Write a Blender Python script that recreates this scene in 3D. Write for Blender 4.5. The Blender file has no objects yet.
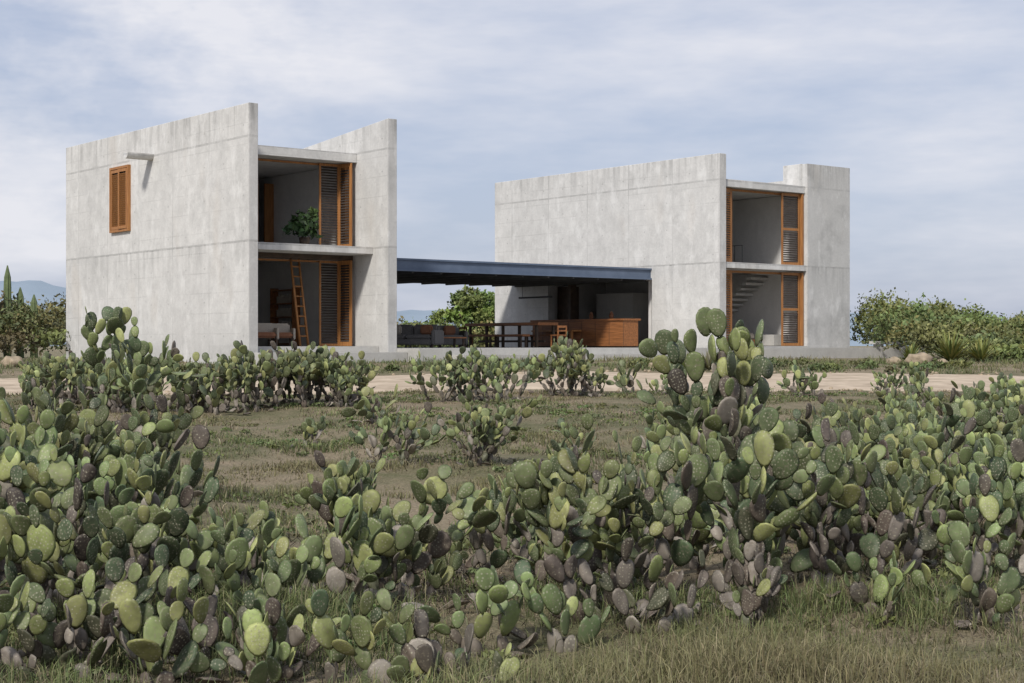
import bpy, math, random
import numpy as np
from mathutils import Vector, Matrix, Euler
random.seed(7); rng=np.random.default_rng(7)
scene=bpy.context.scene
COL=scene.collection
scene.view_settings.view_transform='Standard'; scene.view_settings.look='None'; scene.view_settings.exposure=0

# ------------------------------------------------------------------ helpers
class NT:
    def __init__(s,nt): s.nt=nt; nt.nodes.clear()
    def n(s,t,**k):
        nd=s.nt.nodes.new(t)
        for a,b in k.items(): setattr(nd,a,b)
        return nd
    def l(s,a,b): s.nt.links.new(a,b)
    def val(s,sock,v):
        if isinstance(v,bpy.types.NodeSocket): s.l(v,sock)
        else: sock.default_value=v
    def m(s,op,a,b=0.0,c=None,clamp=False):
        nd=s.nt.nodes.new('ShaderNodeMath'); nd.operation=op; nd.use_clamp=clamp
        s.val(nd.inputs[0],a); s.val(nd.inputs[1],b)
        if c is not None: s.val(nd.inputs[2],c)
        return nd.outputs[0]
    def mix(s,f,a,b,mode='MIX'):
        nd=s.nt.nodes.new('ShaderNodeMix'); nd.data_type='RGBA'; nd.blend_type=mode
        s.val(nd.inputs[0],f); s.val(nd.inputs[6],a); s.val(nd.inputs[7],b)
        return nd.outputs[2]
    def noise(s,vec,scale,detail=4,rough=.55):
        nd=s.nt.nodes.new('ShaderNodeTexNoise'); nd.inputs['Scale'].default_value=scale
        nd.inputs['Detail'].default_value=detail; nd.inputs['Roughness'].default_value=rough
        if vec is not None: s.l(vec,nd.inputs['Vector'])
        return nd.outputs['Fac']
    def ramp(s,f,lo,hi):
        nd=s.nt.nodes.new('ShaderNodeMapRange'); nd.inputs[1].default_value=lo; nd.inputs[2].default_value=hi
        s.l(f,nd.inputs[0]); return nd.outputs[0]
    def mapping(s,vec,scale):
        nd=s.nt.nodes.new('ShaderNodeMapping'); nd.inputs['Scale'].default_value=scale; s.l(vec,nd.inputs['Vector']); return nd.outputs[0]
def newmat(name):
    m=bpy.data.materials.new(name); m.use_nodes=True; t=NT(m.node_tree)
    out=t.n('ShaderNodeOutputMaterial'); p=t.n('ShaderNodeBsdfPrincipled'); t.l(p.outputs[0],out.inputs[0])
    p.inputs['Specular IOR Level'].default_value=.3
    return m,t,p
def bump(t,p,h,strength,dist=.02):
    b=t.n('ShaderNodeBump'); b.inputs['Strength'].default_value=strength; b.inputs['Distance'].default_value=dist
    t.l(h,b.inputs['Height']); t.l(b.outputs[0],p.inputs['Normal'])
def c4(r,g,b): return (r,g,b,1)

def mat_concrete(name,lo,hi,seams=True):
    m,t,p=newmat(name)
    co=t.n('ShaderNodeTexCoord').outputs['Object']
    sx=t.n('ShaderNodeSeparateXYZ'); t.l(co,sx.inputs[0]); X,Y,Z=sx.outputs
    big=t.noise(co,.5,4,.65); mid=t.noise(co,2.2,6,.7); fine=t.noise(co,12,3,.75)
    st=t.noise(t.mapping(co,(2.6,2.6,.16)),1.6,4,.6)
    f=t.m('ADD',t.m('MULTIPLY',t.ramp(big,.37,.63),.36),t.m('MULTIPLY',t.ramp(mid,.37,.63),.34))
    f=t.m('ADD',f,t.m('MULTIPLY',t.ramp(fine,.36,.64),.22)); f=t.m('ADD',f,t.m('MULTIPLY',t.ramp(st,.35,.65),.12),clamp=True)
    col=t.mix(f,lo,hi)
    if seams:
        def line(v,pos,w):
            d=t.m('ABSOLUTE',t.m('SUBTRACT',v,pos)); return t.m('LESS_THAN',d,w)
        wob=t.m('MULTIPLY',t.m('SUBTRACT',mid,.5),.06)
        zz=t.m('ADD',Z,wob)
        s=t.m('MAXIMUM',line(zz,3.12,.032),t.m('MULTIPLY',line(zz,6.15,.032),.85))
        fb=t.m('ABSOLUTE',t.m('SUBTRACT',t.m('FRACT',t.m('DIVIDE',t.m('ADD',zz,20.),.61)),.5))
        s=t.m('MAXIMUM',s,t.m('MULTIPLY',t.m('LESS_THAN',fb,.025),t.m('MULTIPLY',t.ramp(big,.40,.58),.42)))
        fy=t.m('ABSOLUTE',t.m('SUBTRACT',t.m('FRACT',t.m('DIVIDE',t.m('ADD',Y,50.),2.44)),.5))
        vs=t.m('MULTIPLY',t.m('LESS_THAN',fy,.009),t.m('MULTIPLY',t.ramp(big,.35,.6),.8))
        s=t.m('MAXIMUM',s,vs)
        s=t.m('MULTIPLY',s,t.ramp(mid,.25,.55))
        dy=t.m('SUBTRACT',t.m('FRACT',t.m('DIVIDE',t.m('ADD',Y,50.3),1.22)),.5)
        dz=t.m('SUBTRACT',t.m('FRACT',t.m('DIVIDE',t.m('ADD',Z,10.35),1.02)),.5)
        r2=t.m('ADD',t.m('MULTIPLY',dy,dy),t.m('MULTIPLY',dz,dz))
        dot=t.m('LESS_THAN',r2,.0008)
        pid=t.n('ShaderNodeTexWhiteNoise'); pid.noise_dimensions='2D'; cb=t.n('ShaderNodeCombineXYZ')
        t.l(t.m('FLOOR',t.m('DIVIDE',t.m('ADD',Y,51.22),2.44)),cb.inputs[0]); t.l(t.m('FLOOR',t.m('DIVIDE',t.m('SUBTRACT',Z,3.12),3.03)),cb.inputs[1]); t.l(cb.outputs[0],pid.inputs['Vector'])
        k=t.m('ADD',t.m('MULTIPLY',s,.38),t.m('MULTIPLY',dot,.28)); k=t.m('ADD',k,t.m('MULTIPLY',pid.outputs['Value'],.09))
        top=t.ramp(Z,5.7,7.1); drip=t.m('MULTIPLY',top,t.m('MULTIPLY',t.ramp(st,.47,.65),.40))
        k=t.m('ADD',k,drip)
        sl=t.m('MULTIPLY',t.ramp(Z,1.6,3.1),t.m('LESS_THAN',Z,3.12)); k=t.m('ADD',k,t.m('MULTIPLY',sl,t.m('MULTIPLY',t.ramp(st,.47,.64),.26)))
        base=t.m('MULTIPLY',t.ramp(Z,1.2,-.4),t.m('MULTIPLY',t.ramp(mid,.35,.65),.34)); k=t.m('ADD',k,base)
        blot=t.m('MULTIPLY',t.ramp(big,.52,.66),.15); k=t.m('ADD',k,blot,clamp=True)
        col=t.mix(k,col,c4(.14,.14,.135))
        eff=t.m('MULTIPLY',t.ramp(t.noise(t.mapping(co,(1.3,1.3,.7)),1.3,5,.7),.53,.66),.4)
        col=t.mix(eff,col,c4(.76,.755,.735))
        warm=t.m('MULTIPLY',t.ramp(t.noise(t.mapping(co,(1,1,.4)),.8,2,.5),.6,.75),.25)
        col=t.mix(warm,col,c4(.52,.465,.40))
    t.l(col,p.inputs['Base Color']); p.inputs['Roughness'].default_value=.85
    bump(t,p,fine,.35,.015)
    return m
def mat_simple(name,c1,c2,scale=4,rough=.6,stretch=(1,1,1),bmp=.2,metal=0):
    m,t,p=newmat(name); co=t.n('ShaderNodeTexCoord').outputs['Object']
    v=t.mapping(co,stretch); f=t.ramp(t.noise(v,scale,4,.6),.3,.7)
    t.l(t.mix(f,c1,c2),p.inputs['Base Color']); p.inputs['Roughness'].default_value=rough; p.inputs['Metallic'].default_value=metal
    bump(t,p,f,bmp,.01); return m
def mat_attr(name,rough=.6):
    m,t,p=newmat(name); a=t.n('ShaderNodeAttribute',attribute_name='Col')
    co=t.n('ShaderNodeTexCoord').outputs['Object']
    f=t.noise(co,1.3,2,.5)
    mx=t.n('ShaderNodeVectorMath',operation='SCALE'); t.l(a.outputs['Color'],mx.inputs[0]); t.l(t.m('ADD',t.m('MULTIPLY',f,.9),.55),mx.inputs['Scale'])
    t.l(mx.outputs[0],p.inputs['Base Color']); p.inputs['Roughness'].default_value=rough
    return m
CONC=mat_concrete('concrete',c4(.45,.445,.43),c4(.70,.69,.665))
CONC2=mat_concrete('concrete_floor',c4(.36,.35,.33),c4(.5,.49,.46),False)
CONCI=mat_concrete('concrete_interior',c4(.55,.54,.52),c4(.72,.705,.68),False)
WOOD=mat_simple('wood_orange',c4(.24,.10,.035),c4(.42,.20,.07),3,.5,(8,8,.6))
WOODH=mat_simple('wood_bar',c4(.15,.06,.024),c4(.34,.14,.05),2.5,.45,(6,.5,6))
WOODD=mat_simple('wood_dark',c4(.035,.025,.018),c4(.09,.06,.04),4,.6)
SLAT=mat_simple('wood_slat_weathered',c4(.03,.023,.02),c4(.07,.052,.042),4,.6)
STEEL=mat_simple('steel_blue',c4(.085,.115,.17),c4(.12,.155,.22),2,.45)
DARK=mat_simple('ceiling_dark',c4(.05,.05,.05),c4(.08,.08,.08),2,.7)
BLACK=mat_simple('black_metal',c4(.012,.012,.012),c4(.02,.02,.02),2,.4)
FABRIC=mat_simple('fabric_grey',c4(.11,.105,.10),c4(.17,.16,.15),30,.9)
LINEN=mat_simple('fabric_linen',c4(.36,.32,.26),c4(.46,.41,.34),30,.9)
CLAY=mat_simple('terracotta',c4(.2,.09,.05),c4(.28,.13,.07),6,.8)
ROCK=mat_simple('rock',c4(.2,.16,.11),c4(.42,.34,.24),5,.9,bmp=.8)

def link(o): COL.objects.link(o); return o
import bmesh
def bm_obj(name,bm,mat,parent=None,smooth=False):
    bmesh.ops.recalc_face_normals(bm,faces=bm.faces)
    me=bpy.data.meshes.new(name); bm.to_mesh(me); bm.free(); me.materials.append(mat)
    if smooth:
        for f in me.polygons: f.use_smooth=True
    o=link(bpy.data.objects.new(name,me)); o.parent=parent; return o
def box(name,x0,x1,y0,y1,z0,z1,mat,parent=None,bev=0.0):
    bm=bmesh.new(); bmesh.ops.create_cube(bm,size=1)
    for v in bm.verts: v.co=Vector(((x0+x1)/2+v.co.x*(x1-x0),(y0+y1)/2+v.co.y*(y1-y0),(z0+z1)/2+v.co.z*(z1-z0)))
    if bev>0: bmesh.ops.bevel(bm,geom=bm.edges[:],offset=bev,segments=2,affect='EDGES')
    return bm_obj(name,bm,mat,parent)
def boxes(name,lst,mat,parent=None,bev=0.0):
    bm=bmesh.new()
    for (x0,x1,y0,y1,z0,z1) in lst:
        r=bmesh.ops.create_cube(bm,size=1)
        for v in r['verts']: v.co=Vector(((x0+x1)/2+v.co.x*(x1-x0),(y0+y1)/2+v.co.y*(y1-y0),(z0+z1)/2+v.co.z*(z1-z0)))
    return bm_obj(name,bm,mat,parent)
def wall_profile(name,poly,t0,t1,mat,parent,bev=.014):
    bm=bmesh.new(); vs=[bm.verts.new((t0,s,z)) for s,z in poly]; f=bm.faces.new(vs)
    r=bmesh.ops.extrude_face_region(bm,geom=[f])
    for v in r['geom']:
        if isinstance(v,bmesh.types.BMVert): v.co.x=t1
    o=bm_obj(name,bm,mat,parent)
    md=o.modifiers.new('b','BEVEL'); md.width=bev; md.segments=2; md.limit_method='ANGLE'
    return o
def cyl(name,p0,p1,r0,r1,mat,parent=None,seg=16):
    p0=Vector(p0);p1=Vector(p1);d=p1-p0
    bm=bmesh.new(); bmesh.ops.create_cone(bm,cap_ends=True,segments=seg,radius1=r0,radius2=r1,depth=d.length)
    M=Matrix.Translation((p0+p1)/2)@d.to_track_quat('Z','Y').to_matrix().to_4x4(); bm.transform(M)
    return bm_obj(name,bm,mat,parent,True)

def arr_mesh(name,V,F,C,mat,smooth=False,extra=None):
    V=np.asarray(V,np.float32);F=np.asarray(F,np.int32)
    me=bpy.data.meshes.new(name); me.vertices.add(len(V)); me.vertices.foreach_set('co',V.ravel())
    k=F.shape[1]; me.loops.add(F.size); me.loops.foreach_set('vertex_index',F.ravel())
    me.polygons.add(len(F)); me.polygons.foreach_set('loop_start',np.arange(0,F.size,k,dtype=np.int32))
    me.update(calc_edges=True)
    if C is not None:
        a=me.color_attributes.new('Col','FLOAT_COLOR','POINT'); C4=np.ones((len(V),4),np.float32); C4[:,:3]=C; a.data.foreach_set('color',C4.ravel())
    if extra is not None:
        a=me.attributes.new('puv','FLOAT_VECTOR','POINT'); a.data.foreach_set('vector',np.asarray(extra,np.float32).ravel())
    me.polygons.foreach_set('use_smooth',np.full(len(F),smooth))
    me.materials.append(mat); me.validate(); return me

# ------------------------------------------------------------------ terrain
YP=[-20,5,8,12,15,20,25,30,35,38,42,46,60,90,200,6000]
ZP=[-1.85,-1.78,-1.75,-1.7,-1.65,-1.5,-1.3,-1.08,-.92,-.82,-.6,-.42,-.4,-.6,-1.2,-1.5]
def terr(x,y):
    x=np.asarray(x,float);y=np.asarray(y,float)
    z=np.zeros_like(y)
    for dy in (-2,-1,0,1,2): z=z+np.interp(y+dy,YP,ZP)/5
    near=np.clip((34-y)/10,0,1)
    z=z+near*(.05*np.sin(x*1.3+.4*y)+.04*np.sin(y*1.9-x*.7)+.03*np.sin(2.9*x+1.1*y))
    z=z+.04*np.sin(x*.3+1)*np.clip((y-20)/20,0,1)*(y<48)
    return z
def road_c(x): return 37.4+.7*np.sin(x*.11+.6)+.0*x
def road_w(x): return 3.5+.35*np.sin(x*.7)+.25*np.sin(x*1.9+1)+.15*np.sin(4.1*x)
gm,t,p=newmat('ground_soil')
geo=t.n('ShaderNodeNewGeometry').outputs['Position']
a=t.ramp(t.noise(geo,.35,6,.65),.42,.60); b=t.ramp(t.noise(geo,3.5,6,.7),.35,.65); c=t.ramp(t.noise(geo,30,4,.7),.3,.7)
soil=t.mix(c,c4(.18,.14,.09),c4(.42,.335,.235)); grs=t.mix(c,c4(.065,.07,.03),c4(.16,.165,.075))
k=t.m('ADD',t.m('MULTIPLY',a,.7),t.m('MULTIPLY',b,.3),clamp=True)
t.l(t.mix(k,soil,grs),p.inputs['Base Color']); p.inputs['Roughness'].default_value=.95
bump(t,p,t.m('ADD',b,c),.6,.05)
xs=np.concatenate([-np.geomspace(4000,42,16),np.arange(-40,40.1,.4),np.geomspace(42,4000,16)])
ys=np.concatenate([np.arange(-20,60,.4),np.geomspace(60,6000,24)])
def grid(xs,ys,zf):
    X,Y=np.meshgrid(xs,ys); Z=zf(X,Y); V=np.stack([X,Y,Z],-1).reshape(-1,3); n=len(xs)
    i,j=np.meshgrid(np.arange(len(xs)-1),np.arange(len(ys)-1)); a=(j*n+i).ravel()
    return V,np.stack([a,a+1,a+n+1,a+n],1)
V,F=grid(xs,ys,terr); link(bpy.data.objects.new('ground',arr_mesh('ground',V,F,None,gm,True)))
rm=mat_simple('sand_gravel',c4(.33,.26,.185),c4(.56,.46,.345),1.6,.95,bmp=.5)
rx=np.arange(-60,60.1,.4); rv=np.linspace(-1,1,14)
X,Vv=np.meshgrid(rx,rv); Y=road_c(X)+road_w(X+Vv*2)*Vv; Z=terr(X,Y)+.035*(1-np.abs(Vv)**6)-.02*np.abs(Vv)**8
n=len(rx); i,j=np.meshgrid(np.arange(n-1),np.arange(13)); a=(j*n+i).ravel()
link(bpy.data.objects.new('dirt_road',arr_mesh('dirt_road',np.stack([X,Y,Z],-1).reshape(-1,3),np.stack([a,a+1,a+n+1,a+n],1),None,rm,True)))

# ------------------------------------------------------------------ house
P0=Vector((-7.35,45.4,0)); ANG=math.radians(38.27)
HM=Matrix.Translation(P0)@Matrix.Rotation(ANG,4,'Z')
def group(name,t=0,s=0,z=0,rot=0,house=True):
    e=link(bpy.data.objects.new(name,None)); e.empty_display_size=.3
    M=Matrix.Translation((t,s,z))@Matrix.Rotation(rot,4,'Z')
    e.matrix_world=(HM@M) if house else M
    return e
H=group('concrete_house')
L=13.33; TOP=7.1; RS=3.58
wall_profile('wall_1',[(0,-.8),(L,-.8),(L,TOP),(0,TOP)],-.3,0,CONC,H)
wall_profile('wall_2',[(0,-.8),(L,-.8),(L,6.3),(5.2,6.63),(0,TOP-.03)],4.51,4.84,CONC,H)
wall_profile('wall_3',[(0,-.8),(RS,-.8),(RS,2.6),(9.8,2.6),(9.8,-.8),(13.42,-.8),(13.42,TOP),(0,TOP)],19.0,19.35,CONC,H)
wall_profile('wall_4',[(.3,-.8),(L,-.8),(L,6.1),(1.25,6.1),(1.25,TOP-.02),(.3,TOP-.02)],23.8,24.1,CONC,H)
box('front_panel',23.8,26.3,0,.297,-.8,TOP-.04,CONC,H,.012)
box('end_wall',26.0,26.29,.3,9,-.6,TOP-.3,CONC,H)
box('stair_roof',24.1,26.0,.3,9,6.2,6.4,CONC,H)
box('back_wall_1',0,4.51,13.0,13.3,-.5,6.3,CONC,H)
box('back_wall_2',19.35,23.8,13.0,13.3,-.5,6.3,CONC,H)
box('roof_slab_1',0.002,4.508,1.76,13.0,5.86,6.15,CONC,H,.01)
box('floor_slab_1',0.002,4.508,.84,13.0,2.93,3.15,CONC,H,.01)
box('floor_beam_1',0.003,4.507,2.0,2.25,2.78,2.93,WOODD,H)
box('ground_slab_1',0.002,4.508,.5,13.0,-.5,.06,CONC2,H,.01)
box('roof_slab_2',19.352,23.798,.12,13.0,5.92,6.2,CONC,H,.01)
box('floor_slab_2',19.352,23.798,.05,13.0,2.93,3.15,CONC,H,.01)
box('ground_slab_2',19.352,23.798,.03,13.0,-.5,.06,CONC2,H,.01)
box('partition_1',0,3.75,7,7.2,3.15,5.86,CONCI,H)
box('partition_2',0,4.51,9,9.2,.06,2.93,CONCI,H)
box('inner_door_frame',3.76,3.86,6.9,7.0,3.16,5.7,WOOD,H); box('inner_door',4.1,4.45,6.92,6.98,3.16,5.6,WOOD,H)
box('inner_lining_1',4.46,4.505,2.6,13.0,3.16,5.85,CONCI,H); box('inner_lining_2',4.46,4.505,2.6,13.0,.07,2.92,CONCI,H)
box('inner_lining_3',23.75,23.795,.5,13.0,3.16,5.9,CONCI,H); box('inner_lining_4',23.75,23.795,.5,13.0,.07,2.92,CONCI,H)
box('terrace',4.84,19.0,-1.2,13,-.7,0,CONC2,H,.01)
box('terrace_edge',-.3,4.83,-.6,.49,-.7,-.12,CONC2,H,.01)
box('terrace_side',19.352,29.5,-1.25,-.01,-.7,-.003,CONC2,H,.01)
box('terrace_step',6.0,16,-1.9,-1.203,-.7,-.2,CONC2,H,.01)
# pavilion roof
box('pavilion_ceiling',4.842,18.998,RS+.16,11.9,2.66,2.78,DARK,H)
box('pavilion_roof',4.843,18.997,RS+.16,11.9,2.785,2.98,DARK,H)
boxes('roof_beam',[(4.842,18.998,RS,RS+.15,2.60,2.66),(4.842,18.998,RS,RS+.15,2.97,3.03),(4.842,18.998,RS+.06,RS+.09,2.66,2.97),
    (4.842,18.998,11.92,12.0,2.6,3.0)],STEEL,H)
boxes('ceiling_joists',[(x,x+.08,RS+.2,11.8,2.54,2.657) for x in np.arange(5.6,18.8,1.2)],DARK,H)
box('kitchen_wall',22.3,22.5,4.2,9.9,.06,2.92,CONCI,H); box('kitchen_side',19.36,23.7,9.9,10.1,.06,2.92,CONC2,H)
box('kitchen_block',20.6,22.2,6.4,8.6,.07,2.2,CONC2,H)
box('kitchen_front_wall',19.36,23.7,4.0,4.15,.06,2.92,CONCI,H)
boxes('kitchen_shelf',[(19.5,19.9,8.9,9.8,.06,2.5),(19.02,19.34,8.4,8.55,.0,2.58)],WOODD,H)
# spout
sp=bmesh.new(); seg=14; R=.2; r=.14; Lp=.9
ring=[]
for x in (-.3,-.3-Lp):
    o=[sp.verts.new((x,6.4+R*math.cos(a),6.2+R*math.sin(a)*.95)) for a in [math.pi+math.pi*i/seg for i in range(seg+1)]]
    q=[sp.verts.new((x,6.4+r*math.cos(a),6.2+r*math.sin(a)*.95)) for a in [math.pi+math.pi*i/seg for i in range(seg+1)]]
    ring.append((o,q))
(o0,q0),(o1,q1)=ring
for i in range(seg):
    sp.faces.new((o0[i],o0[i+1],o1[i+1],o1[i])); sp.faces.new((q0[i],q1[i],q1[i+1],q0[i+1])); sp.faces.new((o1[i],o1[i+1],q1[i+1],q1[i]))
for i in (0,seg): sp.faces.new((o0[i],o1[i],q1[i],q0[i]))
bm_obj('water_spout',sp,CONC,H)

def shutter(name,t,s,z,w,h,rot,slat=None,parent=None,fr=.075,sp=.085,mid=False):
    slat=slat or SLAT
    e=link(bpy.data.objects.new(name,None)); e.parent=parent; e.location=(t,s,z); e.rotation_euler=(0,0,rot)
    parts=[(0,fr,-.02,.02,0,h),(w-fr,w,-.02,.02,0,h),(fr,w-fr,-.019,.019,0,fr*1.3),(fr,w-fr,-.019,.019,h-fr*1.3,h)]
    if mid: parts.append((fr,w-fr,-.019,.019,h*.48,h*.48+fr*1.2))
    boxes('frame',parts,WOOD,e)
    bm=bmesh.new()
    for zz in np.arange(fr*1.6,h-fr*1.5,sp):
        if mid and h*.47<zz<h*.48+fr*1.3: continue
        r=bmesh.ops.create_cube(bm,size=1)
        for v in r['verts']:
            y=v.co.y*.06; q=v.co.z*.012; a=math.radians(55)
            v.co=Vector((w/2+v.co.x*(w-2*fr),y*math.cos(a)-q*math.sin(a),zz+y*math.sin(a)+q*math.cos(a)))
    bm_obj('slats',bm,slat,e); return e
for z0,h in ((3.16,2.68),(.07,2.7)):
    shutter('shutter',3.52,2.42,z0,.7,h,math.radians(-4),parent=H,fr=.06)
    shutter('shutter',4.2,2.36,z0,.62,h,math.radians(-80),parent=H,fr=.1)
    boxes('door_frame',[(4.28,4.45,2.1,2.6,z0,z0+h),(0.01,.07,2.35,2.45,z0,z0+h),(.07,4.28,2.5,2.56,z0+h-.06,z0+h)],WOOD,H)
for z0,h in ((3.16,2.74),(.07,2.8)):
    shutter('shutter',22.66,.30,z0,.97,h,math.radians(-2),parent=H,fr=.08,mid=True)
    boxes('door_frame',[(23.66,23.745,.15,.4,z0,z0+h),(19.36,19.46,.2,.5,z0,z0+h),(19.46,23.66,.42,.5,z0+h-.08,z0+h)],WOOD,H)
    shutter('shutter',19.48,.25,z0,.55,h,math.radians(12),WOOD,parent=H,fr=.13)
boxes('window_frame',[(-.40,-.303,7.95,8.03,3.85,6.02),(-.40,-.303,9.34,9.42,3.85,6.02),(-.40,-.303,8.03,9.34,3.85,3.93),(-.40,-.303,8.03,9.34,5.94,6.02)],WOOD,H)
box('window_glass',-.325,-.304,8.03,9.34,3.93,5.94,BLACK,H)
shutter('shutter',-.37,8.66,3.94,.67,1.98,math.radians(90),WOOD,H,sp=.07)
shutter('shutter',-.39,8.03,3.94,.62,1.98,math.radians(93),WOOD,H,sp=.07)
# stairs
boxes('staircase',[(22.75,23.74,4.1-.27*i,4.1-.27*i+.29,1.05+.2*i,1.05+.2*i+.09) for i in range(10)],CONC,H)
boxes('lower_stairs',[(22.75,23.74,4.1+.27*i,4.1+.27*i+.29,.86-.2*i,.86-.2*i+.09) for i in range(4)],CONC,H)
box('bench',22.9,23.7,.9,2.9,.07,.5,CONC2,H,.01)
boxes('railing',[(22.2,22.215,1.9+.4*i,1.915+.4*i,3.16,3.95) for i in range(4)]+[(22.2,22.22,1.9,3.12,3.95,3.97)],BLACK,H)

# ------------------------------------------------------------------ furniture
def sofa(t,s,rot,mat):
    e=group('sofa',t,s,0.003,rot)
    box('base',-1.0,1.0,-.42,.42,.1,.3,mat,e,.03); box('seat_1',-.98,-.01,-.42,.25,.3,.46,mat,e,.05); box('seat_2',.01,.98,-.42,.25,.3,.46,mat,e,.05)
    box('back_1',-.98,-.01,.22,.42,.3,.82,mat,e,.07); box('back_2',.01,.98,.22,.42,.3,.82,mat,e,.07)
    box('arm_1',-1.14,-1.0,-.42,.42,.1,.62,mat,e,.04); box('arm_2',1.0,1.14,-.42,.42,.1,.62,mat,e,.04)
    boxes('legs',[(x,x+.05,y,y+.05,0,.1) for x in (-1.05,1.0) for y in (-.38,.33)],WOODD,e)
    box('cushion_1',-.85,-.4,.08,.24,.47,.8,LINEN,e,.05); box('cushion_2',.35,.8,.08,.24,.47,.8,CLAY,e,.05)
sofa(8.9,5.2,math.radians(-60),FABRIC); sofa(11.0,6.6,math.radians(-20),FABRIC)
e=group('coffee_table',10.3,4.9,.003,0); box('top',-.6,.6,-.35,.35,.33,.38,WOODH,e,.01); boxes('legs',[(x,x+.06,y,y+.06,0,.33) for x in (-.55,.49) for y in (-.3,.24)],WOODD,e)
e=group('wooden_bar_counter',17.6,3.6,.003,0)
box('top',-.05,.85,0,5.6,1.02,1.1,WOODH,e,.01); box('body',.0,.75,.05,5.5,.06,1.019,WOODH,e); box('plinth',.06,.7,.1,5.4,0,.059,WOODD,e)
boxes('door_gaps',[(-.006,-.001,.05+.8*i,.065+.8*i,.1,1.0) for i in range(7)],WOODD,e)
boxes('shelf',[(-.55,-.06,2.4,4.9,.62,.68),(-.5,-.4,2.5,2.6,0,.62),(-.5,-.4,4.7,4.8,0,.62)],WOOD,e)
e=group('dining_table',15.2,5.2,.003,0)
box('top',-.5,.5,0,4.6,.84,.95,WOODH,e,.01); boxes('legs',[(x,x+.09,y,y+.09,0,.84) for x in (-.45,.36) for y in (.15,2.2,4.3)],WOODD,e)
boxes('stretcher',[(-.03,.03,.2,4.35,.2,.28)],WOODD,e)
for t_ in (14.3,16.1):
    e=group('dining_bench',t_,5.4,.003,0); box('seat',-.18,.18,0,4.1,.42,.5,WOODH,e,.01)
    boxes('legs',[(x,x+.07,y,y+.07,0,.42) for x in (-.16,.09) for y in (.15,2.0,3.85)],WOODD,e)
def chair(t,s,rot,mat):
    e=group('dining_chair',t,s,.003,rot)
    boxes('legs',[(x,x+.04,y,y+.04,0,.44) for x in (-.22,.18) for y in (-.2,.18)],mat,e)
    box('seat',-.23,.23,-.22,.23,.44,.48,mat,e,.01)
    boxes('backrest',[(-.22,-.18,.19,.23,.48,.82),(.18,.22,.19,.23,.48,.82),(-.179,.179,.195,.225,.74,.82),(-.179,.179,.195,.225,.6,.65)],mat,e)
chair(15.2,4.6,math.radians(180),WOODH); chair(15.2,10.4,0,WOODH)
e=group('pendant_lamp',16.2,7.2,0,0); box('shade',-.05,.05,-1.0,1.0,1.92,1.99,BLACK,e,.01)
cyl('cord_1',(0,-.8,1.99),(0,-.8,2.56),.008,.008,BLACK,e,6); cyl('cord_2',(0,.8,1.99),(0,.8,2.56),.008,.008,BLACK,e,6)
for k,(t_,s_) in enumerate(((18.2,5.0),(18.3,6.3))):
    e=group('table_vase',t_,s_,1.105,0); cyl('body',(0,0,0),(0,0,.16),.07,.09,CLAY,e); cyl('neck',(0,0,.16),(0,0,.3),.09,.035,CLAY,e)
e=group('wooden_ladder',2.75,2.2,.065,math.radians(25))
def rail(x): cyl('rail',(x,-.1,0),(x+.12,.35,2.8),.042,.036,WOOD,e,8)
rail(-.22); rail(.22)
for i in range(8):
    f=(i+1)/9; cyl('rung',(-.22+.12*f,-.1+.45*f,2.8*f),(.22+.12*f,-.1+.45*f,2.8*f),.024,.024,WOOD,e,8)
e=group('shelving_unit',4.15,5.2,.065,0)
boxes('shelves',[(0,.3,0,1.4,z,z+.04) for z in (.05,.5,.95,1.4,1.85)],WOODH,e); boxes('uprights',[(0,.3,-.04,-.001,0,1.95),(0,.3,1.401,1.44,0,1.95)],WOODH,e)
boxes('books',[(.05,.25,.1+.13*i,.18+.13*i,z+.041,z+.041+.2+.03*((i*7)%4)) for i in range(8) for z in (.5,.95,1.4)],LINEN,e)
for t_,s_ in ((1.1,1.6),(1.9,2.0)):
    e=group('armchair',t_,s_,.065,math.radians(-20)); box('seat',-.33,.33,-.3,.3,.25,.42,CLAY,e,.05); box('back',-.33,.33,.25,.38,.35,.7,LINEN,e,.05)
    box('arm_1',-.4,-.331,-.3,.35,.2,.55,LINEN,e,.02); box('arm_2',.331,.4,-.3,.35,.2,.55,LINEN,e,.02); boxes('legs',[(x,x+.05,y,y+.05,0,.25) for x in (-.36,.31) for y in (-.28,.25)],WOODD,e)
e=group('bed',21.7,1.6,.065,0); box('mattress',-.9,.9,0,1.9,.25,.5,LINEN,e,.05); box('frame',-.95,.95,-.04,1.95,.0,.249,WOODH,e); box('pillow_1',-.75,-.05,1.45,1.85,.5,.66,LINEN,e,.05); box('pillow_2',.05,.75,1.45,1.85,.5,.66,CLAY,e,.05)

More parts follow.
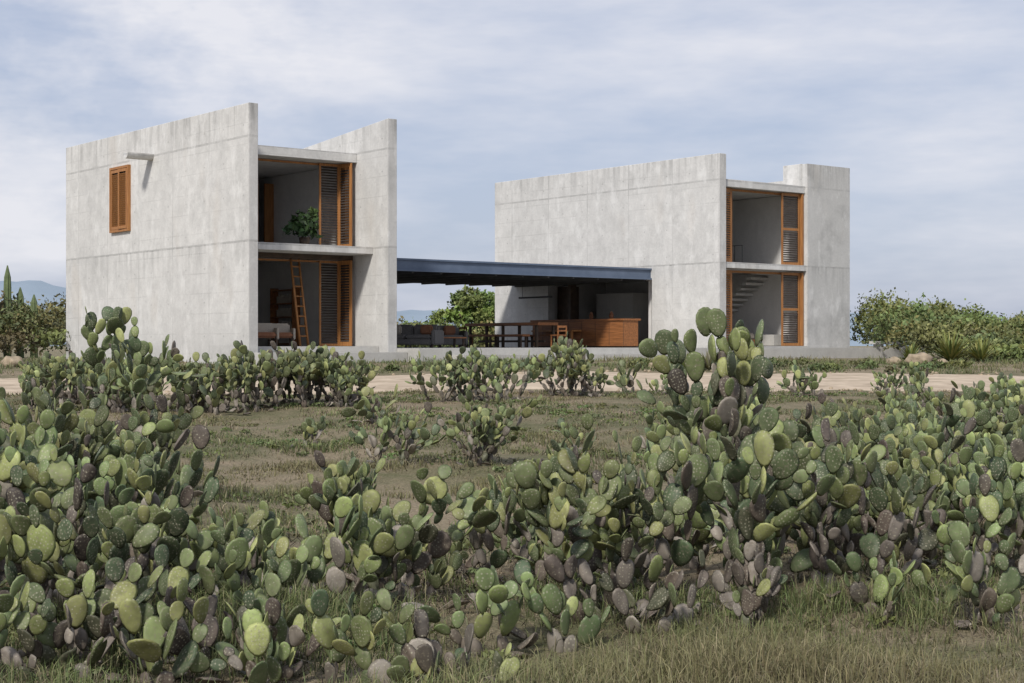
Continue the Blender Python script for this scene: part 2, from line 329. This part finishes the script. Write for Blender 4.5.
# ------------------------------------------------------------------ vegetation helpers
def leaf_arrays(lumps,size,c_dark,c_light,dens=1.0,asp=.55):
    Vs=[];Cs=[]
    cd=np.array(c_dark);cl=np.array(c_light)
    for (cx,cy,cz,rx,ry,rz,n) in lumps:
        n=int(n*dens); d=rng.normal(size=(n,3)); d/=np.linalg.norm(d,axis=1)[:,None]; d[:,2]=np.where(d[:,2]<-.35,-d[:,2],d[:,2])
        rad=rng.uniform(.45,1.05,n)**.6
        wob=1+.22*np.sin(d[:,0]*7+cx*3)*np.sin(d[:,2]*6+cy)+.12*np.sin(d[:,1]*11+cx)
        P=d*(rad*wob)[:,None]*np.array([rx,ry,rz])+np.array([cx,cy,cz])
        A=rng.normal(size=(n,3)); A/=np.linalg.norm(A,axis=1)[:,None]; B=np.cross(A,rng.normal(size=(n,3))); B/=np.linalg.norm(B,axis=1)[:,None]
        sz=(size*rng.uniform(.5,1.3,n))[:,None]
        q=np.stack([P-A*sz,P-B*sz*asp,P+A*sz,P+B*sz*asp],1)
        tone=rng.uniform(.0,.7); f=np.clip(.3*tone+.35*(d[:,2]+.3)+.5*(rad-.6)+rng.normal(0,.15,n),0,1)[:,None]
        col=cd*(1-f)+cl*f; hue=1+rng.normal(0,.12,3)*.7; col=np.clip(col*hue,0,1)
        Vs.append(q.reshape(-1,3)); Cs.append(np.repeat(col,4,0))
    V=np.concatenate(Vs);C=np.concatenate(Cs); F=np.arange(len(V)).reshape(-1,4); return V,F,C
LEAF=mat_attr('leaf',.6)
def foliage(name,lumps,size,cd,cl,dens=1,parent=None):
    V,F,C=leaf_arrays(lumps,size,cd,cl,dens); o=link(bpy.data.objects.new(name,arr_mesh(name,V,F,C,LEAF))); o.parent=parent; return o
CD=(.035,.048,.017)
lumps=[]
for i in range(440):
    y=rng.uniform(49.0,88); x=rng.uniform(.243*y-1.2,.40*y+4)
    if x<14.6 and y<68: continue
    prof=np.interp(x/y,[.215,.25,.285,.33,.40],[3.05,2.7,2.3,1.75,1.2])
    fr=np.clip((y-46)/17,0.25,1); h=prof*fr*rng.uniform(.8,1.02)
    r=rng.uniform(.5,1.3); lumps.append((x,y,-.5+h*.45,r,r,max(.35,h*.55),int(200+200*r)))
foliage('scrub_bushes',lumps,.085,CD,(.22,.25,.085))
lumps=[]
for i in range(120):
    y=rng.uniform(55,80); x=-rng.uniform(.282*y,.42*y)
    h=rng.uniform(1.8,2.7)*np.clip((y-50)/10,.5,1); r=rng.uniform(.7,1.5); lumps.append((x,y,-.5+h*.45,r,r,h*.55,420))
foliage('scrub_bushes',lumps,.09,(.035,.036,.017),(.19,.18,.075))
lumps=[]
for i in range(60):
    x=rng.uniform(-8,2); y=rng.uniform(72,88); h=rng.uniform(1.2,2.0); r=rng.uniform(.9,1.6)
    lumps.append((x,y,-.5+h*.4,r,r,h*.6,320))
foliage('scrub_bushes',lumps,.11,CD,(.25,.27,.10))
T=group('broadleaf_tree',-1.9,76,-.6,0,False)
BARK=mat_simple('bark',c4(.06,.045,.03),c4(.12,.09,.06),6,.9)
cyl('trunk',(0,0,0),(.1,0,1.5),.16,.1,BARK,T)
for a_,l_ in ((0,1.1),(1.3,1.0),(2.6,1.2),(4.0,1.1),(5.2,1.1)): cyl('limb',(.1,0,1.0),(.1+math.cos(a_)*l_,math.sin(a_)*l_,2.2),.07,.03,BARK,T,8)
lumps=[(rng.normal(0,.85),rng.normal(0,.7),rng.uniform(.9,3.1),.6,.6,.5,300) for i in range(26)]
foliage('crown',lumps,.1,(.04,.065,.016),(.23,.31,.085),parent=T)

# ---- prickly pear
def padmesh():
    rs=[0.0,.5,.82,1.0,.82,.5,0.0]; ysn=[1,.8,.5,0,-.5,-.8,-1]; seg=14
    V=[];F=[]
    V.append((0,1,0.5))
    for k in range(1,6):
        for i in range(seg):
            a=2*math.pi*i/seg; c=math.cos(a); s=math.sin(a); r=rs[k]
            x=.5*s*r*(1+.2*c*r); z=.5+.5*c*r
            V.append((x,ysn[k],z))
    V.append((0,-1,.5)); last=len(V)-1
    for i in range(seg):
        j=(i+1)%seg; F.append((0,1+i,1+j)); F.append((last,1+4*seg+j,1+4*seg+i))
        for k in range(4):
            a=1+k*seg; b=a+seg; F.append((a+i,b+i,b+j)); F.append((a+i,b+j,a+j))
    return np.array(V,float),np.array(F)
PV,PTRI=padmesh()
cm,t,p=newmat('prickly_pear_skin')
at=t.n('ShaderNodeAttribute',attribute_name='Col'); pu=t.n('ShaderNodeAttribute',attribute_name='puv'); oi=t.n('ShaderNodeObjectInfo')
vo=t.n('ShaderNodeTexVoronoi'); vo.feature='F1'; vo.inputs['Scale'].default_value=40; vo.inputs['Randomness'].default_value=.45; t.l(pu.outputs['Vector'],vo.inputs['Vector'])
dist=vo.outputs['Distance']; dot=t.ramp(dist,.30,.14); halo=t.ramp(dist,.15,.6)
n1=t.noise(pu.outputs['Vector'],12,2,.6); n2=t.noise(pu.outputs['Vector'],55,2,.65)
h=t.n('ShaderNodeHueSaturation'); t.l(at.outputs['Color'],h.inputs['Color'])
t.l(t.m('ADD',t.m('MULTIPLY',n1,1.4),t.m('ADD',.15,t.m('MULTIPLY',oi.outputs['Random'],.4))),h.inputs['Value'])
t.l(t.m('ADD',.48,t.m('MULTIPLY',oi.outputs['Random'],.025)),h.inputs['Hue'])
scar=t.m('MULTIPLY',t.ramp(n2,.55,.66),.55)
colr=t.mix(scar,h.outputs[0],c4(.19,.165,.12))
colr=t.mix(t.m('MULTIPLY',dot,.55),colr,c4(.42,.40,.30))
t.l(colr,p.inputs['Base Color']); p.inputs['Roughness'].default_value=.55
bump(t,p,halo,-.4,.005)
G_TIP=[(.20,.245,.09),(.155,.20,.08),(.26,.285,.11),(.14,.18,.08)]
G_MID=[(.09,.122,.055),(.065,.095,.048),(.115,.148,.062)]
G_OLD=[(.125,.105,.085),(.165,.145,.12),(.08,.068,.055),(.23,.205,.17),(.085,.09,.055),(.11,.09,.07)]
SP=[]
def make_cactus(name,height,spread,nbase,seed,oldness=.4,padL=.18,cap=75,upb=.8):
    R=random.Random(seed); Vs=[];Cs=[];Us=[];cnt=[0]
    def add(M,base,L_,W_,T_,col,dead):
        P=PV*np.array([W_,T_/2,L_])
        P[:,1]+= (R.uniform(-.25,.25))*(P[:,2]**2)/max(L_,.05)
        P[:,0]+=R.uniform(-.15,.15)*P[:,2]
        P[:,1]+=.03*L_*np.sin(P[:,0]/W_*4+R.uniform(0,6))
        if dead: P[:,1]+=.08*L_*np.sin(P[:,0]/W_*R.uniform(3,7)+R.uniform(0,6)); P[:,0]*=R.uniform(.65,1)
        zz=P[:,2]/L_
        Vs.append(P@np.array(M).T+np.array(base)); c=np.tile(np.array(col),(len(PV),1))
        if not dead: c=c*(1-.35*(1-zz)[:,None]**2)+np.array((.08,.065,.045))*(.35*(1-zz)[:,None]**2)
        Cs.append(c); Us.append(np.stack([P[:,0]+cnt[0]*.613,P[:,2],np.full(len(P),cnt[0]*.37)+PV[:,1]*.02],1)); cnt[0]+=1
    ML=max(2,round(height/(padL*.80)))
    queue=[]
    def step(base,Zd,Yd,lev,L_,maxlev):
        Zd=Zd.normalized(); Xd=Yd.cross(Zd).normalized(); Yd=Zd.cross(Xd).normalized()
        M=[[Xd.x,Yd.x,Zd.x],[Xd.y,Yd.y,Zd.y],[Xd.z,Yd.z,Zd.z]]
        fr=lev/maxlev; tip=lev>=maxlev-1
        W_=L_*R.uniform(.6,.86); T_=L_*(.12 if tip else .19)+(.02 if lev<1 else 0)
        u=R.random(); dead=False
        if fr<oldness+R.uniform(-.25,.15) or u<.06: col=R.choice(G_OLD); dead=True
        elif tip or fr>.7: col=R.choice(G_TIP) if u<.68 else R.choice(G_MID)
        else: col=R.choice(G_MID) if u<.6 else (R.choice(G_TIP) if u<.82 else R.choice(G_OLD))
        k=R.uniform(.65,1.2); col=[c*k for c in col]
        add(M,base,L_,W_,T_,col,dead)
        if lev>=maxlev: return
        nch=R.choice([1,1,2,2]) if lev>0 else R.choice([1,2,2])
        if lev>=maxlev-2: nch=R.choice([1,2,2,3])
        if lev>2 and R.random()<.08: nch=0
        if cnt[0]+len(queue)+nch>cap: nch=min(nch,1)
        phs=[R.uniform(-.6,.6)] if nch==1 else ([R.uniform(-1.15,-.35),R.uniform(.3,1.15)]+([R.uniform(-.3,.3)] if nch==3 else []))
        for ph in phs[:nch]:
            rim=base+Zd*(L_*(.5+.45*math.cos(ph)))+Xd*(W_*.5*math.sin(ph))
            Zc=(Zd*math.cos(ph*.75)+Xd*math.sin(ph*.75)+Yd*R.uniform(-.5,.5)); Zc.normalize(); Zc=(Zc+Vector((0,0,R.uniform(.0,upb)))+Vector((rim.x,rim.y,0))*.1).normalized()
            Yc=Matrix.Rotation(R.gauss(0,.95),3,Zc)@Yd
            queue.append((rim,Zc,Yc,lev+1,padL*R.uniform(.55,1.35)*(.88 if lev+1>=maxlev else 1),maxlev))
    for b in range(nbase):
        a=R.uniform(0,6.28); r_=spread*math.sqrt(R.random())
        base=Vector((math.cos(a)*r_,math.sin(a)*r_,-.06)); lean=Vector((math.cos(a)*.5*R.random(),math.sin(a)*.5*R.random(),1)); f=R.uniform(0,6.28)
        ml=max(2,round(ML*R.uniform(.5,1.0))) if b>0 else ML
        queue.append((base,lean,Vector((math.cos(f),math.sin(f),0)),0,padL*R.uniform(.9,1.2),ml))
    while queue and cnt[0]<cap*1.6: step(*queue.pop(0))
    for q in range(R.randint(1,4)):
        a=R.uniform(0,6.28); f=R.uniform(0,6.28); r_=spread+R.uniform(.05,.35); Zc=Vector((math.cos(f),math.sin(f),R.uniform(0,.5))).normalized(); Yc=Vector((0,0,1)); Xc=Yc.cross(Zc).normalized(); Yc=Zc.cross(Xc)
        add([[Xc.x,Yc.x,Zc.x],[Xc.y,Yc.y,Zc.y],[Xc.z,Yc.z,Zc.z]],Vector((math.cos(a)*r_,math.sin(a)*r_,.02)),padL,padL*.7,padL*.12,R.choice(G_OLD),True)
    n=len(PV); V=np.concatenate(Vs); F=np.concatenate([PTRI+i*n for i in range(len(Vs))])
    SP.append((height,round(float(V[:,2].max()),2),cnt[0]))
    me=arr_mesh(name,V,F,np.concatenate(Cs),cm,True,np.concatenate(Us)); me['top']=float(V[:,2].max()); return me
def mk(h,s,n,seed,old=.35,pl=.18,cap=75,upb=.8):
    return make_cactus('prickly_pear_cactus',h,s,n,seed,old,pl,cap,upb)
TALL=[mk(2.1,.14,2,11,.4,.19,110,1.1),mk(2.1,.14,2,12,.35,.19,110,1.4),mk(1.5,.25,3,13,.45,.19,80)]
MIDc=[mk(1.05,.28,3,i,.5,.185,58,.9) for i in range(21,31)]
LOW=[mk(.62,.32,4,i,.4,.185,36) for i in range(31,38)]
SML=[mk(.42,.15,2,i,.25,.17,16) for i in range(41,45)]
DEAD=[mk(.5,.35,6,i,1.0,.2,26) for i in range(51,54)]
print('cacti',SP)
placed=[]
def put(mesh,x,y,sc,rot=None,dz=0,top=None):
    if top is not None: sc=top/mesh['top']
    o=bpy.data.objects.new('prickly_pear_cactus',mesh); link(o)
    o.location=(x,y,float(terr(x,y))+dz); o.rotation_euler=(0,0,random.uniform(0,6.28) if rot is None else rot); o.scale=(sc,sc,sc*(random.uniform(.92,1.1) if top is None else 1)); placed.append((x,y)); return o
def cluster(cx,cy,rx,ry,n,protos,s0,s1,sp=.5):
    k=0;tr=0
    while k<n and tr<n*20:
        tr+=1; a=random.uniform(0,6.28); r=math.sqrt(random.random()); x=cx+rx*r*math.cos(a); y=cy+ry*r*math.sin(a)
        if any((x-q[0])**2+(y-q[1])**2<sp*sp for q in placed): continue
        put(random.choice(protos),x,y,random.uniform(s0,s1)); k+=1
# left mass
cluster(-2.5,8.9,.6,.5,4,MIDc[:3]+LOW+DEAD,.8,.95,.4)
cluster(-2.9,10.2,.9,.8,6,MIDc+LOW,.85,1.05)
cluster(-3.8,12.6,1.1,1.2,9,MIDc,.85,1.1)
cluster(-4.9,16.2,1.4,1.8,12,MIDc+TALL[2:],.8,1.05)
put(TALL[0],-4.3,16.0,1,top=2.07); put(TALL[2],-3.85,13.6,1,top=1.5)
# middle belt
cluster(-1.5,10.6,.8,.8,6,MIDc+LOW+DEAD,.75,.95)
cluster(-.8,12.2,.9,.6,6,MIDc[:4]+LOW,.7,.85)
cluster(.3,12.0,.6,.6,4,MIDc+LOW,.7,.9)
put(TALL[2],.95,10.9,1,top=1.32); put(MIDc[1],.62,10.6,1.0); put(MIDc[3],1.25,10.8,.98); put(DEAD[0],.85,10.3,.8)
# right mass
cluster(2.3,12.0,1.0,.9,7,MIDc+LOW+DEAD,.8,1.0)
cluster(3.5,13.0,1.1,1.3,11,MIDc+DEAD[:1],.8,.95)
cluster(3.2,16.0,1.4,1.4,9,MIDc,.75,.95)
cluster(5.3,17.0,1.5,2.2,16,MIDc+LOW,.75,.95)
cluster(5.9,21.0,1.6,1.4,8,MIDc+LOW,.65,.85)
put(TALL[1],1.8,14.2,1,top=2.0); put(TALL[2],2.0,13.5,1,top=1.3); put(MIDc[6],1.55,13.6,1.0)
# middle distance
put(MIDc[2],-1.65,20.4,1,top=.85); put(TALL[2],-.55,19.8,1,top=1.15); put(MIDc[5],-.35,20.2,.6); put(SML[0],.45,19,1); put(SML[1],.9,22,1)
put(SML[2],2.2,23,1.1); put(LOW[1],3.6,24,.9); put(SML[0],-3,23,1); put(SML[3],-2.2,26,1.3)
# far row
cluster(-6.6,29.5,2.3,1.2,17,MIDc+LOW,.85,1.05,.6)
cluster(-3.9,30.5,1.4,1.0,9,MIDc,.85,1.0,.5)
cluster(-.85,31.5,.8,.5,7,MIDc,.8,1.0,.45)
put(TALL[2],1.15,32.6,1,top=1.35); put(MIDc[0],1.5,32.9,1.0); put(MIDc[4],.95,33.1,.95); put(MIDc[7],1.7,32.5,.75)
cluster(-8.6,31,1.2,2,8,MIDc+TALL[2:],.8,1.0,.5)
for x,y,m,s in ((2.6,33.4,SML[0],1.4),(3.3,33.4,LOW[0],.8),(5.9,32.6,LOW[1],.9),(6.3,32.9,SML[1],1.2),(8.0,33.0,MIDc[0],.6),(8.4,33.2,LOW[3],.9),(4.6,33.5,SML[2],1.2),(9.5,30,LOW[2],1)):
    put(m,x,y,s)
cluster(7.6,26.5,2.2,1.4,9,LOW+SML,.8,1.0,.6)
# near sparse
put(DEAD[1],-.4,8.35,.8,dz=-.2); put(LOW[0],-.75,8.5,.75,dz=-.12); put(LOW[2],-1.1,8.6,.8,dz=-.1); put(DEAD[2],-1.5,8.9,.85); put(SML[1],.3,9.8,1.1); put(SML[2],-.15,9.6,1.1); put(LOW[4],2.9,10.3,.9)
put(SML[2],2.4,10.4,.9); put(SML[3],-1.9,8.4,1); put(DEAD[1],1.5,10.4,.7)

CS=mat_simple('cactus_stem',c4(.09,.12,.05),c4(.15,.19,.09),4,.7)
for x,y,hh in ((-19.95,62,3.75),(-19.6,62.5,2.9),(-20.25,61.5,3.0),(-18.9,62,2.6)):
    e=group('columnar_cactus',x,y,-.5,0,False); bm=bmesh.new(); seg=16; prev=None
    for k in range(9):
        f=k/8; r=.15 if k<7 else .15*math.sqrt(max(0.02,1-((f-.75)/.25)**2))
        rg=[bm.verts.new((math.cos(6.283*i/seg)*r*(1 if i%2 else .8),math.sin(6.283*i/seg)*r*(1 if i%2 else .8),hh*f)) for i in range(seg)]
        if prev:
            for i in range(seg): bm.faces.new((prev[i],prev[(i+1)%seg],rg[(i+1)%seg],rg[i]))
        prev=rg
    bm.faces.new(prev); bm_obj('stem',bm,CS,e)

# ---- grass
def pnoise(x,y): return .5+.25*np.sin(x*1.7+np.sin(y*1.1)*1.5)+.25*np.sin(y*2.3+np.sin(x*.9)*2)
def pn2(x,y): return .5+.25*np.sin(x*.55+np.sin(y*.4)*2+1)+.25*np.sin(y*.8+np.sin(x*.35)*2.2)
def blades(n,xy,hmin,hmax,w,lean,cols,name,curl=.5):
    x,y=xy; z=terr(x,y)-.01; n=len(x)
    h=rng.uniform(hmin,hmax,n)*(.45+pnoise(x*1.3+4,y*1.1)); a=rng.uniform(0,2*np.pi,n); ln=np.abs(rng.normal(0,lean,n))*h; fa=rng.uniform(0,2*np.pi,n)
    dx=np.cos(a)*ln; dy=np.sin(a)*ln; wx=np.cos(fa)*w*.5; wy=np.sin(fa)*w*.5
    B=np.stack([x,y,z],1); Wv=np.stack([wx,wy,0*wx],1); Mid=B+np.stack([dx*.35,dy*.35,h*.6],1); Tp=B+np.stack([dx,dy,h*(1-.3*np.minimum(1,ln/h))],1)
    V=np.stack([B-Wv,B+Wv,Mid-Wv*.8,Mid+Wv*.8,Tp],1).reshape(-1,3)
    i=np.arange(n)*5; F=np.concatenate([np.stack([i,i+1,i+3],1),np.stack([i,i+3,i+2],1),np.stack([i+2,i+3,i+4],1)])
    cols=np.array(cols); ci=rng.integers(0,len(cols),n); C=cols[ci]*rng.uniform(.6,1.25,(n,1))
    dry=np.clip((pn2(x,y)-.5)*2,0,1)[:,None]*.6; C=C*(1-dry)+np.array((.24,.19,.11))*rng.uniform(.6,1.2,(n,1))*dry
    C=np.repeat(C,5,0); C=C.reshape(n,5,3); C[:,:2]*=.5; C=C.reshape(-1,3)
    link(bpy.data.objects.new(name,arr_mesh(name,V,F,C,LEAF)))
def scatter(n,y0,y1,half=.36,tuft=12,sig=.05,thr=.0):
    c=n//tuft; u=rng.random(c*2); y=np.sqrt(y0*y0+u*(y1*y1-y0*y0)); x=rng.uniform(-1,1,c*2)*(half*y+.8)
    k=(pnoise(x,y)+rng.normal(0,.2,c*2))>thr
    k&=np.abs(y-road_c(x))>road_w(x)*.92
    x=x[k][:c];y=y[k][:c]
    x=np.repeat(x,tuft)+rng.normal(0,sig,len(x)*tuft); y=np.repeat(y,tuft)+rng.normal(0,sig,len(y)*tuft); return x,y
GR=[(.14,.175,.06),(.10,.135,.05),(.19,.20,.085),(.13,.165,.065),(.23,.21,.12)]
DRY=[(.27,.22,.14),(.33,.28,.19),(.18,.135,.09),(.10,.075,.05)]
blades(0,scatter(42000,6.5,11,tuft=16,sig=.055,thr=.38),.05,.24,.006,.7,GR,'grass')
blades(0,scatter(20000,6.5,13,tuft=6,sig=.14),.02,.10,.006,1.8,DRY,'dry_grass')
blades(0,scatter(46000,11,24,tuft=14,sig=.07,thr=.42),.04,.14,.011,.8,GR,'grass')
blades(0,scatter(44000,23,34.5,tuft=12,sig=.09,thr=.58),.03,.09,.018,.9,GR,'grass')
blades(0,scatter(24000,12,34.5,tuft=8,sig=.1,thr=.3),.03,.11,.012,1.1,DRY,'dry_grass')
blades(0,scatter(24000,41,50,tuft=14,sig=.15,thr=.5,half=.4),.05,.2,.022,.8,GR,'grass')
x,y=scatter(5000,6.5,14,tuft=5,sig=.25)
blades(0,(x,y),.02,.16,.009,2.5,[(.10,.08,.06),(.2,.17,.13),(.06,.045,.035)],'dead_twigs')
lumps=[]
for i in range(1300):
    y=math.sqrt(rng.uniform(7**2,34.5**2)); x=rng.uniform(-.36,.36)*y
    if abs(y-road_c(x))<road_w(x)+.05 or pnoise(x,y)<.35 or pn2(x,y)>.72: continue
    r=rng.uniform(.06,.26); lumps.append((x,y,float(terr(x,y))+.02,r,r,r*.35,60))
foliage('ground_weeds',lumps,.024,(.05,.062,.022),(.17,.20,.075))
lumps=[]
for i in range(60):
    y=rng.uniform(42,44.5); x=rng.uniform(-14,16)
    if x<-2: y=min(y,42.8)
    r=rng.uniform(.15,.4); lumps.append((x,y,float(terr(x,y))+.05,r,r,r*.55,160))
foliage('low_shrubs',lumps,.05,(.04,.055,.02),(.16,.19,.07))
def spiky(name,x,y,n,ln,w,cols,up=.6):
    V=[];F=[];C=[]
    for i in range(n):
        a=rng.uniform(0,6.28); el=rng.uniform(.25,1.4); l=ln*rng.uniform(.6,1.1); d=np.array([math.cos(a)*math.cos(el),math.sin(a)*math.cos(el),math.sin(el)])
        sd=np.array([-math.sin(a),math.cos(a),0])*w/2; k=len(V); c=np.array(cols[rng.integers(len(cols))])
        m_=d*l*.55; tp=d*l+np.array([0,0,-.12*l*math.cos(el)])
        V+= [-sd*.6,sd*.6,m_-sd,m_+sd,tp]; F+=[(k,k+1,k+3),(k,k+3,k+2),(k+2,k+3,k+4)]; C+=[c*.6,c*.6,c,c,c*1.1]
    o=link(bpy.data.objects.new(name,arr_mesh(name,np.array(V),np.array(F),np.array(C),LEAF))); o.location=(x,y,float(terr(x,y))); return o
YG=[(.2,.22,.06),(.28,.27,.09),(.12,.16,.05)]
spiky('agave_plant',13.7,49.0,160,1.15,.07,YG); spiky('agave_plant',14.5,48.5,120,.8,.07,YG); spiky('agave_plant',4.6,41.9,70,.9,.06,YG)
spiky('agave_plant',12.2,48.0,90,.7,.06,YG)
spiky('agave_plant',5.3,42.2,60,.7,.06,[(.16,.15,.1),(.2,.2,.09)])
e=group('potted_plant',2.5,1.6,3.155,0); cyl('pot',(0,0,0),(0,0,.25),.14,.18,WOODD,e)
V,F,C=leaf_arrays([(0,0,.6,.5,.42,.4,150),(-.35,0,.42,.35,.3,.28,70),(.3,0,.85,.2,.2,.3,50),(.1,0,.35,.35,.35,.25,60)],.13,(.015,.03,.01),(.06,.11,.03),1,.45)
o=link(bpy.data.objects.new('leaves',arr_mesh('leaves',V,F,C,LEAF))); o.parent=e
def rock(x,y,r,sq=.7):
    bm=bmesh.new(); bmesh.ops.create_icosphere(bm,subdivisions=3,radius=r)
    ph=rng.uniform(0,6,3)
    for v in bm.verts:
        d=v.co.normalized(); k=1+.16*math.sin(3*d.x+ph[0])*math.cos(4*d.y+ph[1])+.1*math.sin(7*d.z+5*d.x+ph[2]); v.co*=k; v.co.z*=sq
    o=bm_obj('boulder',bm,ROCK,None,True); o.location=(x,y,float(terr(x,y))+r*.3)
rock(12.0,46.2,.36); rock(11.3,46.4,.22); rock(3.9,43,.16); rock(-14,44,.3); rock(12.6,46.0,.18)
lb=[]
for i in range(320):
    x=rng.uniform(-14,16); y=road_c(x)+rng.choice([-1,1])*rng.uniform(2.4,4.0); lb.append((x,y))
bm=bmesh.new()
for x,y in lb:
    r=rng.uniform(.02,.07); q=bmesh.ops.create_icosphere(bm,subdivisions=1,radius=r)
    z=float(terr(x,y))+.02
    for v in q['verts']: v.co=Vector((x+v.co.x*rng.uniform(.8,1.2),y+v.co.y,z+v.co.z*.7))
bm_obj('road_stones',bm,ROCK)
e=group('concrete_bench',26.9,-.9,0.0,0); box('seat',0,2.0,0,.45,.13,.25,CONC2,e,.01); box('leg_1',.2,.4,.05,.4,0,.129,CONC2,e); box('leg_2',1.6,1.8,.05,.4,0,.129,CONC2,e)

hm=mat_simple('hills_painted_haze',c4(.22,.28,.34),c4(.27,.33,.39),.01,1)  # distance haze painted into the hills' base colour as blue-grey
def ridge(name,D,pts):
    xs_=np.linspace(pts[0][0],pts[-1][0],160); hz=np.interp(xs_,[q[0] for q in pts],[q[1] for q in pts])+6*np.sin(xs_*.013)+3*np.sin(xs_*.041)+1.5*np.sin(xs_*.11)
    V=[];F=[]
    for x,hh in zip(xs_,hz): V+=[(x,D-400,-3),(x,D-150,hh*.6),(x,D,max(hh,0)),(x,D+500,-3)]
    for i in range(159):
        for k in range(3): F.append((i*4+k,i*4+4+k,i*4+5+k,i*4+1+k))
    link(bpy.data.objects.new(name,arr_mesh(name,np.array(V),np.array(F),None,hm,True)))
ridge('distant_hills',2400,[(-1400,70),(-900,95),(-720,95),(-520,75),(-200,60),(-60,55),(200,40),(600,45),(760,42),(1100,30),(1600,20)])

# ------------------------------------------------------------------ light & sky
el=math.radians(42); az=math.radians(202)
w=bpy.data.worlds.new('World'); scene.world=w; w.use_nodes=True; t=NT(w.node_tree)
try: w.cycles.sampling_method='MANUAL'; w.cycles.sample_map_resolution=256
except Exception as ex: print(ex)
out=t.n('ShaderNodeOutputWorld'); sky=t.n('ShaderNodeTexSky'); sky.sky_type='NISHITA'; sky.sun_disc=False; sky.sun_elevation=el; sky.sun_rotation=az; sky.dust_density=2
b1=t.n('ShaderNodeBackground'); b1.inputs[1].default_value=.12; t.l(sky.outputs[0],b1.inputs[0])
co=t.n('ShaderNodeTexCoord').outputs['Generated']
v=t.mapping(co,(1.6,1.6,6)); nA=t.noise(v,1.5,6,.58); v2=t.mapping(co,(3,3,13)); nB=t.noise(v2,2.6,4,.6)
f=t.m('ADD',t.m('MULTIPLY',nA,.75),t.m('MULTIPLY',nB,.25))
dp=t.n('ShaderNodeVectorMath',operation='DOT_PRODUCT'); t.l(co,dp.inputs[0]); d_=Vector((-.27,1,.215)).normalized(); dp.inputs[1].default_value=d_
nC=t.noise(t.mapping(co,(5,5,9)),2.0,5,.6)
cl=t.m('MULTIPLY',t.ramp(dp.outputs['Value'],.98,.9995),t.ramp(nC,.38,.6))
fac=t.m('ADD',t.ramp(f,.43,.67),t.m('MULTIPLY',cl,.6),clamp=True)
ccol=t.mix(fac,c4(.48,.535,.69),c4(.79,.795,.85))
b2=t.n('ShaderNodeBackground'); b2.inputs[1].default_value=1.03; t.l(ccol,b2.inputs[0])
ms=t.n('ShaderNodeMixShader'); t.l(t.m('ADD',.76,t.m('MULTIPLY',fac,.2)),ms.inputs[0]); t.l(b1.outputs[0],ms.inputs[1]); t.l(b2.outputs[0],ms.inputs[2]); t.l(ms.outputs[0],out.inputs[0])
sd=bpy.data.lights.new('sun','SUN'); sd.energy=3.5; sd.angle=math.radians(7); sd.color=(1,.955,.89); so=link(bpy.data.objects.new('sun',sd))
dirv=Vector((math.sin(az)*math.cos(el),math.cos(az)*math.cos(el),math.sin(el))); so.rotation_euler=dirv.to_track_quat('Z','Y').to_euler()

cd=bpy.data.cameras.new('camera'); cam=link(bpy.data.objects.new('camera',cd)); cam.location=(0,0,.1); cam.rotation_euler=(math.radians(90),0,0)
cd.sensor_width=36; cd.lens=1568/1024*36; cd.shift_y=3.5/1024; cd.clip_end=20000; cd.clip_start=.1
scene.camera=cam
print('objs',len(bpy.data.objects))
